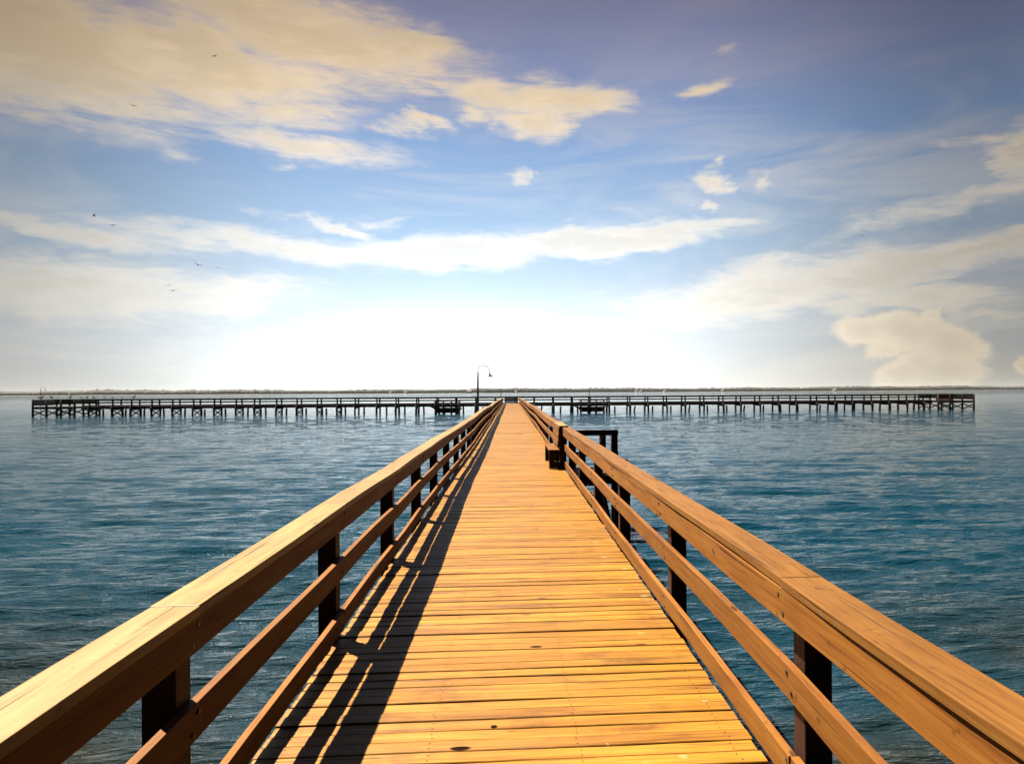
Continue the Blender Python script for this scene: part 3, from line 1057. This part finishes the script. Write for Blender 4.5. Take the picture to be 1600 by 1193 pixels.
CLOUDS = [
    # px, py, rx, ry, tilt (deg, + = falls to the right), strength
    (60, 70, 340, 125, 0, 1.4), (330, 105, 290, 76, 6, 1.2), (500, 60, 300, 84, 8, 1.2), (640, 60, 190, 40, 8, 0.9),
    (640, 135, 170, 30, 4, 0.7), (-260, 60, 300, 130, 0, 1.0),
    (800, 155, 84, 38, 10, 0.95), (880, 160, 120, 34, 2, 1.05), (850, 190, 62, 42, 0, 1.0), (935, 165, 70, 15, -4, 0.8), (770, 185, 46, 22, 0, 0.75), (720, 130, 90, 16, 6, 0.7),
    (470, 224, 220, 26, 4, 1.0), (560, 228, 90, 18, 2, 0.6), (665, 202, 72, 14, 0, 0.95), (232, 232, 50, 18, 0, 0.6), (425, 250, 30, 10, 0, 0.5),
    (120, 362, 340, 24, 2, 0.9), (420, 385, 300, 28, 5, 0.95), (680, 398, 260, 26, -2, 1.35), (930, 376, 270, 27, -5, 1.35), (1050, 362, 120, 22, -3, 0.8),
    (130, 450, 280, 56, 0, 0.95), (340, 462, 170, 34, -5, 0.85), (-150, 440, 240, 60, 0, 0.9),
    (515, 356, 105, 13, 12, 1.05), (580, 343, 60, 11, -8, 0.65),
    (1200, 452, 250, 42, -6, 1.2), (1350, 428, 280, 42, -9, 1.3), (1500, 386, 260, 24, -7, 1.25), (1420, 474, 230, 24, 0, 0.95), (1700, 370, 200, 34, 0, 0.8),
    (1010, 455, 110, 24, -4, 0.5), (1570, 492, 120, 16, 0, 0.8),
    (1590, 240, 95, 55, -16, 1.1), (1520, 222, 90, 18, 8, 0.75), (1540, 300, 160, 26, -14, 0.75), (1380, 345, 210, 24, -16, 0.55), (1750, 220, 160, 80, 0, 0.9),
    (1118, 276, 40, 18, 0, 1.1), (1140, 250, 24, 10, 0, 0.75), (1213, 270, 30, 20, 0, 0.7), (1103, 312, 18, 12, 0, 0.85),
    (1100, 135, 60, 15, -8, 0.85), (1115, 80, 46, 9, 0, 0.45), (828, 283, 30, 24, 0, 0.75), (655, 258, 44, 11, 0, 0.35), (860, 272, 16, 8, 0, 0.4),
]
CUMULUS = [(1350, 518, 62, 26, 6, 1.0), (1420, 516, 90, 34, 4, 1.2), (1485, 540, 62, 34, 12, 1.2), (1440, 568, 60, 26, 0, 1.0), (1415, 588, 62, 26, 0, 1.1),
           (1480, 582, 66, 32, 0, 1.2), (1462, 487, 18, 9, 0, 0.8), (1604, 576, 26, 17, 0, 1.0), (1380, 545, 40, 18, 0, 0.8)]


def blobs(items, P, soft):
    dens = None
    for (px, py, rx, ry, tilt, a) in items:
        a0, e0 = pix_dir(px, py)
        # size in angle, allowing for the stretch towards the sides
        a1, _ = pix_dir(px + rx * 0.5, py)
        a2, _ = pix_dir(px - rx * 0.5, py)
        _, e1 = pix_dir(px, py + ry * 0.5)
        _, e2 = pix_dir(px, py - ry * 0.5)
        q = nt.vmath('LENGTH', nt.mapping(P, loc=(a0, e0, 0), rot=(0, 0, -R(tilt)), scale=(abs(a1 - a2) * 1.3, abs(e1 - e2) * 1.4, 1), kind='TEXTURE'))
        v = nt.mrange(q, 0.0, 1.0, a, 0.0)
        dens = v if dens is None else nt.math('SMOOTH_MAX', dens, v, soft)
    return dens


dens = blobs(CLOUDS, P, 0.14)
nz3 = nt.noise(nt.mapping(D, loc=(7, 7, 1), scale=(22, 22, 26)), 1.0, 5.0, 0.58)
ofs3 = nt.vmath('MULTIPLY', nt.vmath('SUBTRACT', nz3.outputs['Color'], (0.5, 0.5, 0.5)), (0.055, 0.040, 0))
cumu = blobs(CUMULUS, nt.vmath('ADD', cv.outputs[0], ofs3), 0.08)
# other skies outside the frame: thin streaks
st_n = nt.noise(nt.mapping(D, loc=(9, 2, 5), scale=(2.5, 2.5, 9)), 1.0, 5.0, 0.55, 0.4).outputs['Fac']
elsew = nt.math('MULTIPLY', nt.mrange(st_n, 0.52, 0.75, 0.0, 0.8), nt.mrange(aa, 42, 60, 0.0, 1.0))
dens = nt.math('MAXIMUM', dens, elsew)
wisp = nt.noise(nt.mapping(D, loc=(1, 8, 3), rot=(0, 0.15, 0), scale=(9, 9, 46)), 1.0, 7.0, 0.64, 0.8).outputs['Fac']
fib = nt.noise(nt.mapping(D, loc=(6, 3, 9), rot=(0, -0.1, 0), scale=(22, 22, 150)), 1.0, 6.0, 0.6, 1.2).outputs['Fac']
wv = nt.math('ADD', nt.math('MULTIPLY', nt.math('SUBTRACT', wisp, 0.5), 1.05), nt.math('MULTIPLY', nt.math('SUBTRACT', fib, 0.5), 0.55))
dens2 = nt.math('ADD', dens, nt.math('MULTIPLY', wv, nt.mrange(dens, 0.0, 0.45, 0.0, 1.0)))
cover = nt.mrange(dens2, 0.06, 0.92, 0.0, 1.0, True)
veil_n = nt.noise(nt.mapping(D, loc=(3, 3, 8), rot=(0, 0.06, 0), scale=(3.0, 3.0, 14)), 1.0, 6.0, 0.62, 0.7).outputs['Fac']
veil = nt.math('MULTIPLY', nt.mrange(veil_n, 0.42, 0.70, 0.0, 0.32, True), nt.mrange(eld, 26.0, 16.0, 0.25, 1.0))
cover = nt.math('MAXIMUM', cover, veil)
ccover = nt.mrange(cumu, 0.20, 0.52, 0.0, 1.0, True)
# cloud colour: cream, greyer and tanner high up, white low in the middle
ccol = nt.ramp(nt.math('DIVIDE', nt.math('MAXIMUM', eld, 0.0), 90.0),
               [(0.0, sky(250, 234, 204)), (0.10, sky(254, 240, 218)), (0.16, sky(255, 241, 220)), (0.24, sky(248, 220, 176)), (0.34, sky(190, 164, 130)), (0.44, sky(80, 80, 90)), (1.0, sky(24, 30, 46))])
thick = nt.mrange(nt.math('ADD', dens2, nt.math('MULTIPLY', nt.math('SUBTRACT', nz2.outputs['Fac'], 0.5), 0.9)), 0.40, 1.15, 1.0, 0.78, True)
cside = nt.math('MULTIPLY', nt.mrange(aa, 12.0, 40.0, 1.08, 0.52, True), backf)
ccol = nt.mix(1.0, ccol, tovec(nt.math('MULTIPLY', cside, thick)), 'MULTIPLY')
sky_c = nt.mix(nt.math('MULTIPLY', cover, 0.94), sky_c, ccol)
cshade = nt.mrange(nt.math('ADD', cumu, nt.math('MULTIPLY', nt.math('SUBTRACT', nz3.outputs['Fac'], 0.5), 1.2)), 0.2, 1.2, 1.0, 0.80, True)
cucol = nt.mix(1.0, sky(252, 232, 198), tovec(nt.math('MULTIPLY', nt.math('MULTIPLY', cside, cshade), 1.06)), 'MULTIPLY')
sky_c = nt.mix(nt.math('MULTIPLY', ccover, 0.96), sky_c, cucol)
# horizon glow
ga = nt.math('DIVIDE', nt.math('ADD', azd, 4.0), 27.0)
ge = nt.math('DIVIDE', nt.math('SUBTRACT', eld, 0.0), 8.0)
gl = nt.math('EXPONENT', nt.math('MULTIPLY', nt.math('ADD', nt.math('MULTIPLY', ga, ga), nt.math('MULTIPLY', ge, ge)), -1.0))
glow = nt.vmath('SCALE', sky(255, 248, 226)[:3])
nt.set(nt.t.nodes[-1].inputs[3], nt.math('MULTIPLY', gl, 0.42))
ga2 = nt.math('DIVIDE', nt.math('ADD', azd, 4.0), 24.0)
ge2 = nt.math('DIVIDE', nt.math('SUBTRACT', eld, 4.0), 13.0)
gl2 = nt.math('EXPONENT', nt.math('MULTIPLY', nt.math('ADD', nt.math('MULTIPLY', ga2, ga2), nt.math('MULTIPLY', ge2, ge2)), -1.0))
glow2 = nt.vmath('SCALE', sky(140, 206, 255)[:3])
nt.set(nt.t.nodes[-1].inputs[3], nt.math('MULTIPLY', gl2, 0.45))
ga3 = nt.math('DIVIDE', nt.math('ADD', azd, 4.0), 15.0)
ge3 = nt.math('DIVIDE', nt.math('SUBTRACT', eld, 0.5), 5.0)
gl3 = nt.math('EXPONENT', nt.math('MULTIPLY', nt.math('ADD', nt.math('MULTIPLY', ga3, ga3), nt.math('MULTIPLY', ge3, ge3)), -1.0))
glow3 = nt.vmath('SCALE', sky(255, 254, 246)[:3])
nt.set(nt.t.nodes[-1].inputs[3], nt.math('MULTIPLY', gl3, 0.7))
sky_c = nt.vmath('ADD', nt.vmath('ADD', nt.vmath('ADD', sky_c, glow), glow2), glow3)
nt.set(bg.inputs[0], sky_c)
bg.inputs[1].default_value = 1.0

# ------------------------------------------------------------------ sun
sl = bpy.data.lights.new('sun', 'SUN')
sl.energy = 4.6
sl.angle = R(0.5)
sl.color = (1.0, 0.88, 0.70)
so = bpy.data.objects.new('sun', sl)
C.objects.link(so)
so.location = SUNV * 50
so.rotation_euler = SUNV.to_track_quat('Z', 'Y').to_euler()

# ------------------------------------------------------------------ camera
cam = bpy.data.cameras.new('camera')
cam.sensor_width = 36.0
cam.lens = F / 1600 * 36.0
cam.shift_x = -(PPX - 800) / 1600
cam.shift_y = (PPY - 596.5) / 1600
cam.clip_start = 0.05
cam.clip_end = 20000
co_ = bpy.data.objects.new('camera', cam)
C.objects.link(co_)
co_.matrix_world = Matrix.Translation((0, 0, EYE)) @ Matrix.Rotation(-THETA, 4, 'Z') @ Matrix.Rotation(R(90), 4, 'X') @ Matrix.Rotation(-ROLL, 4, 'Z')
scene.camera = co_

vs_ = scene.view_settings
vs_.view_transform = 'Standard'
vs_.look = 'None'
vs_.exposure = EXPO
vs_.gamma = 1.0
vs_.use_curve_mapping = False
scene.render.engine = 'CYCLES'
scene.cycles.use_denoising = True
scene.cycles.max_bounces = 4
scene.cycles.diffuse_bounces = 0
scene.cycles.glossy_bounces = 2
scene.cycles.sample_clamp_indirect = 3.0
scene.cycles.sample_clamp_direct = 0.34
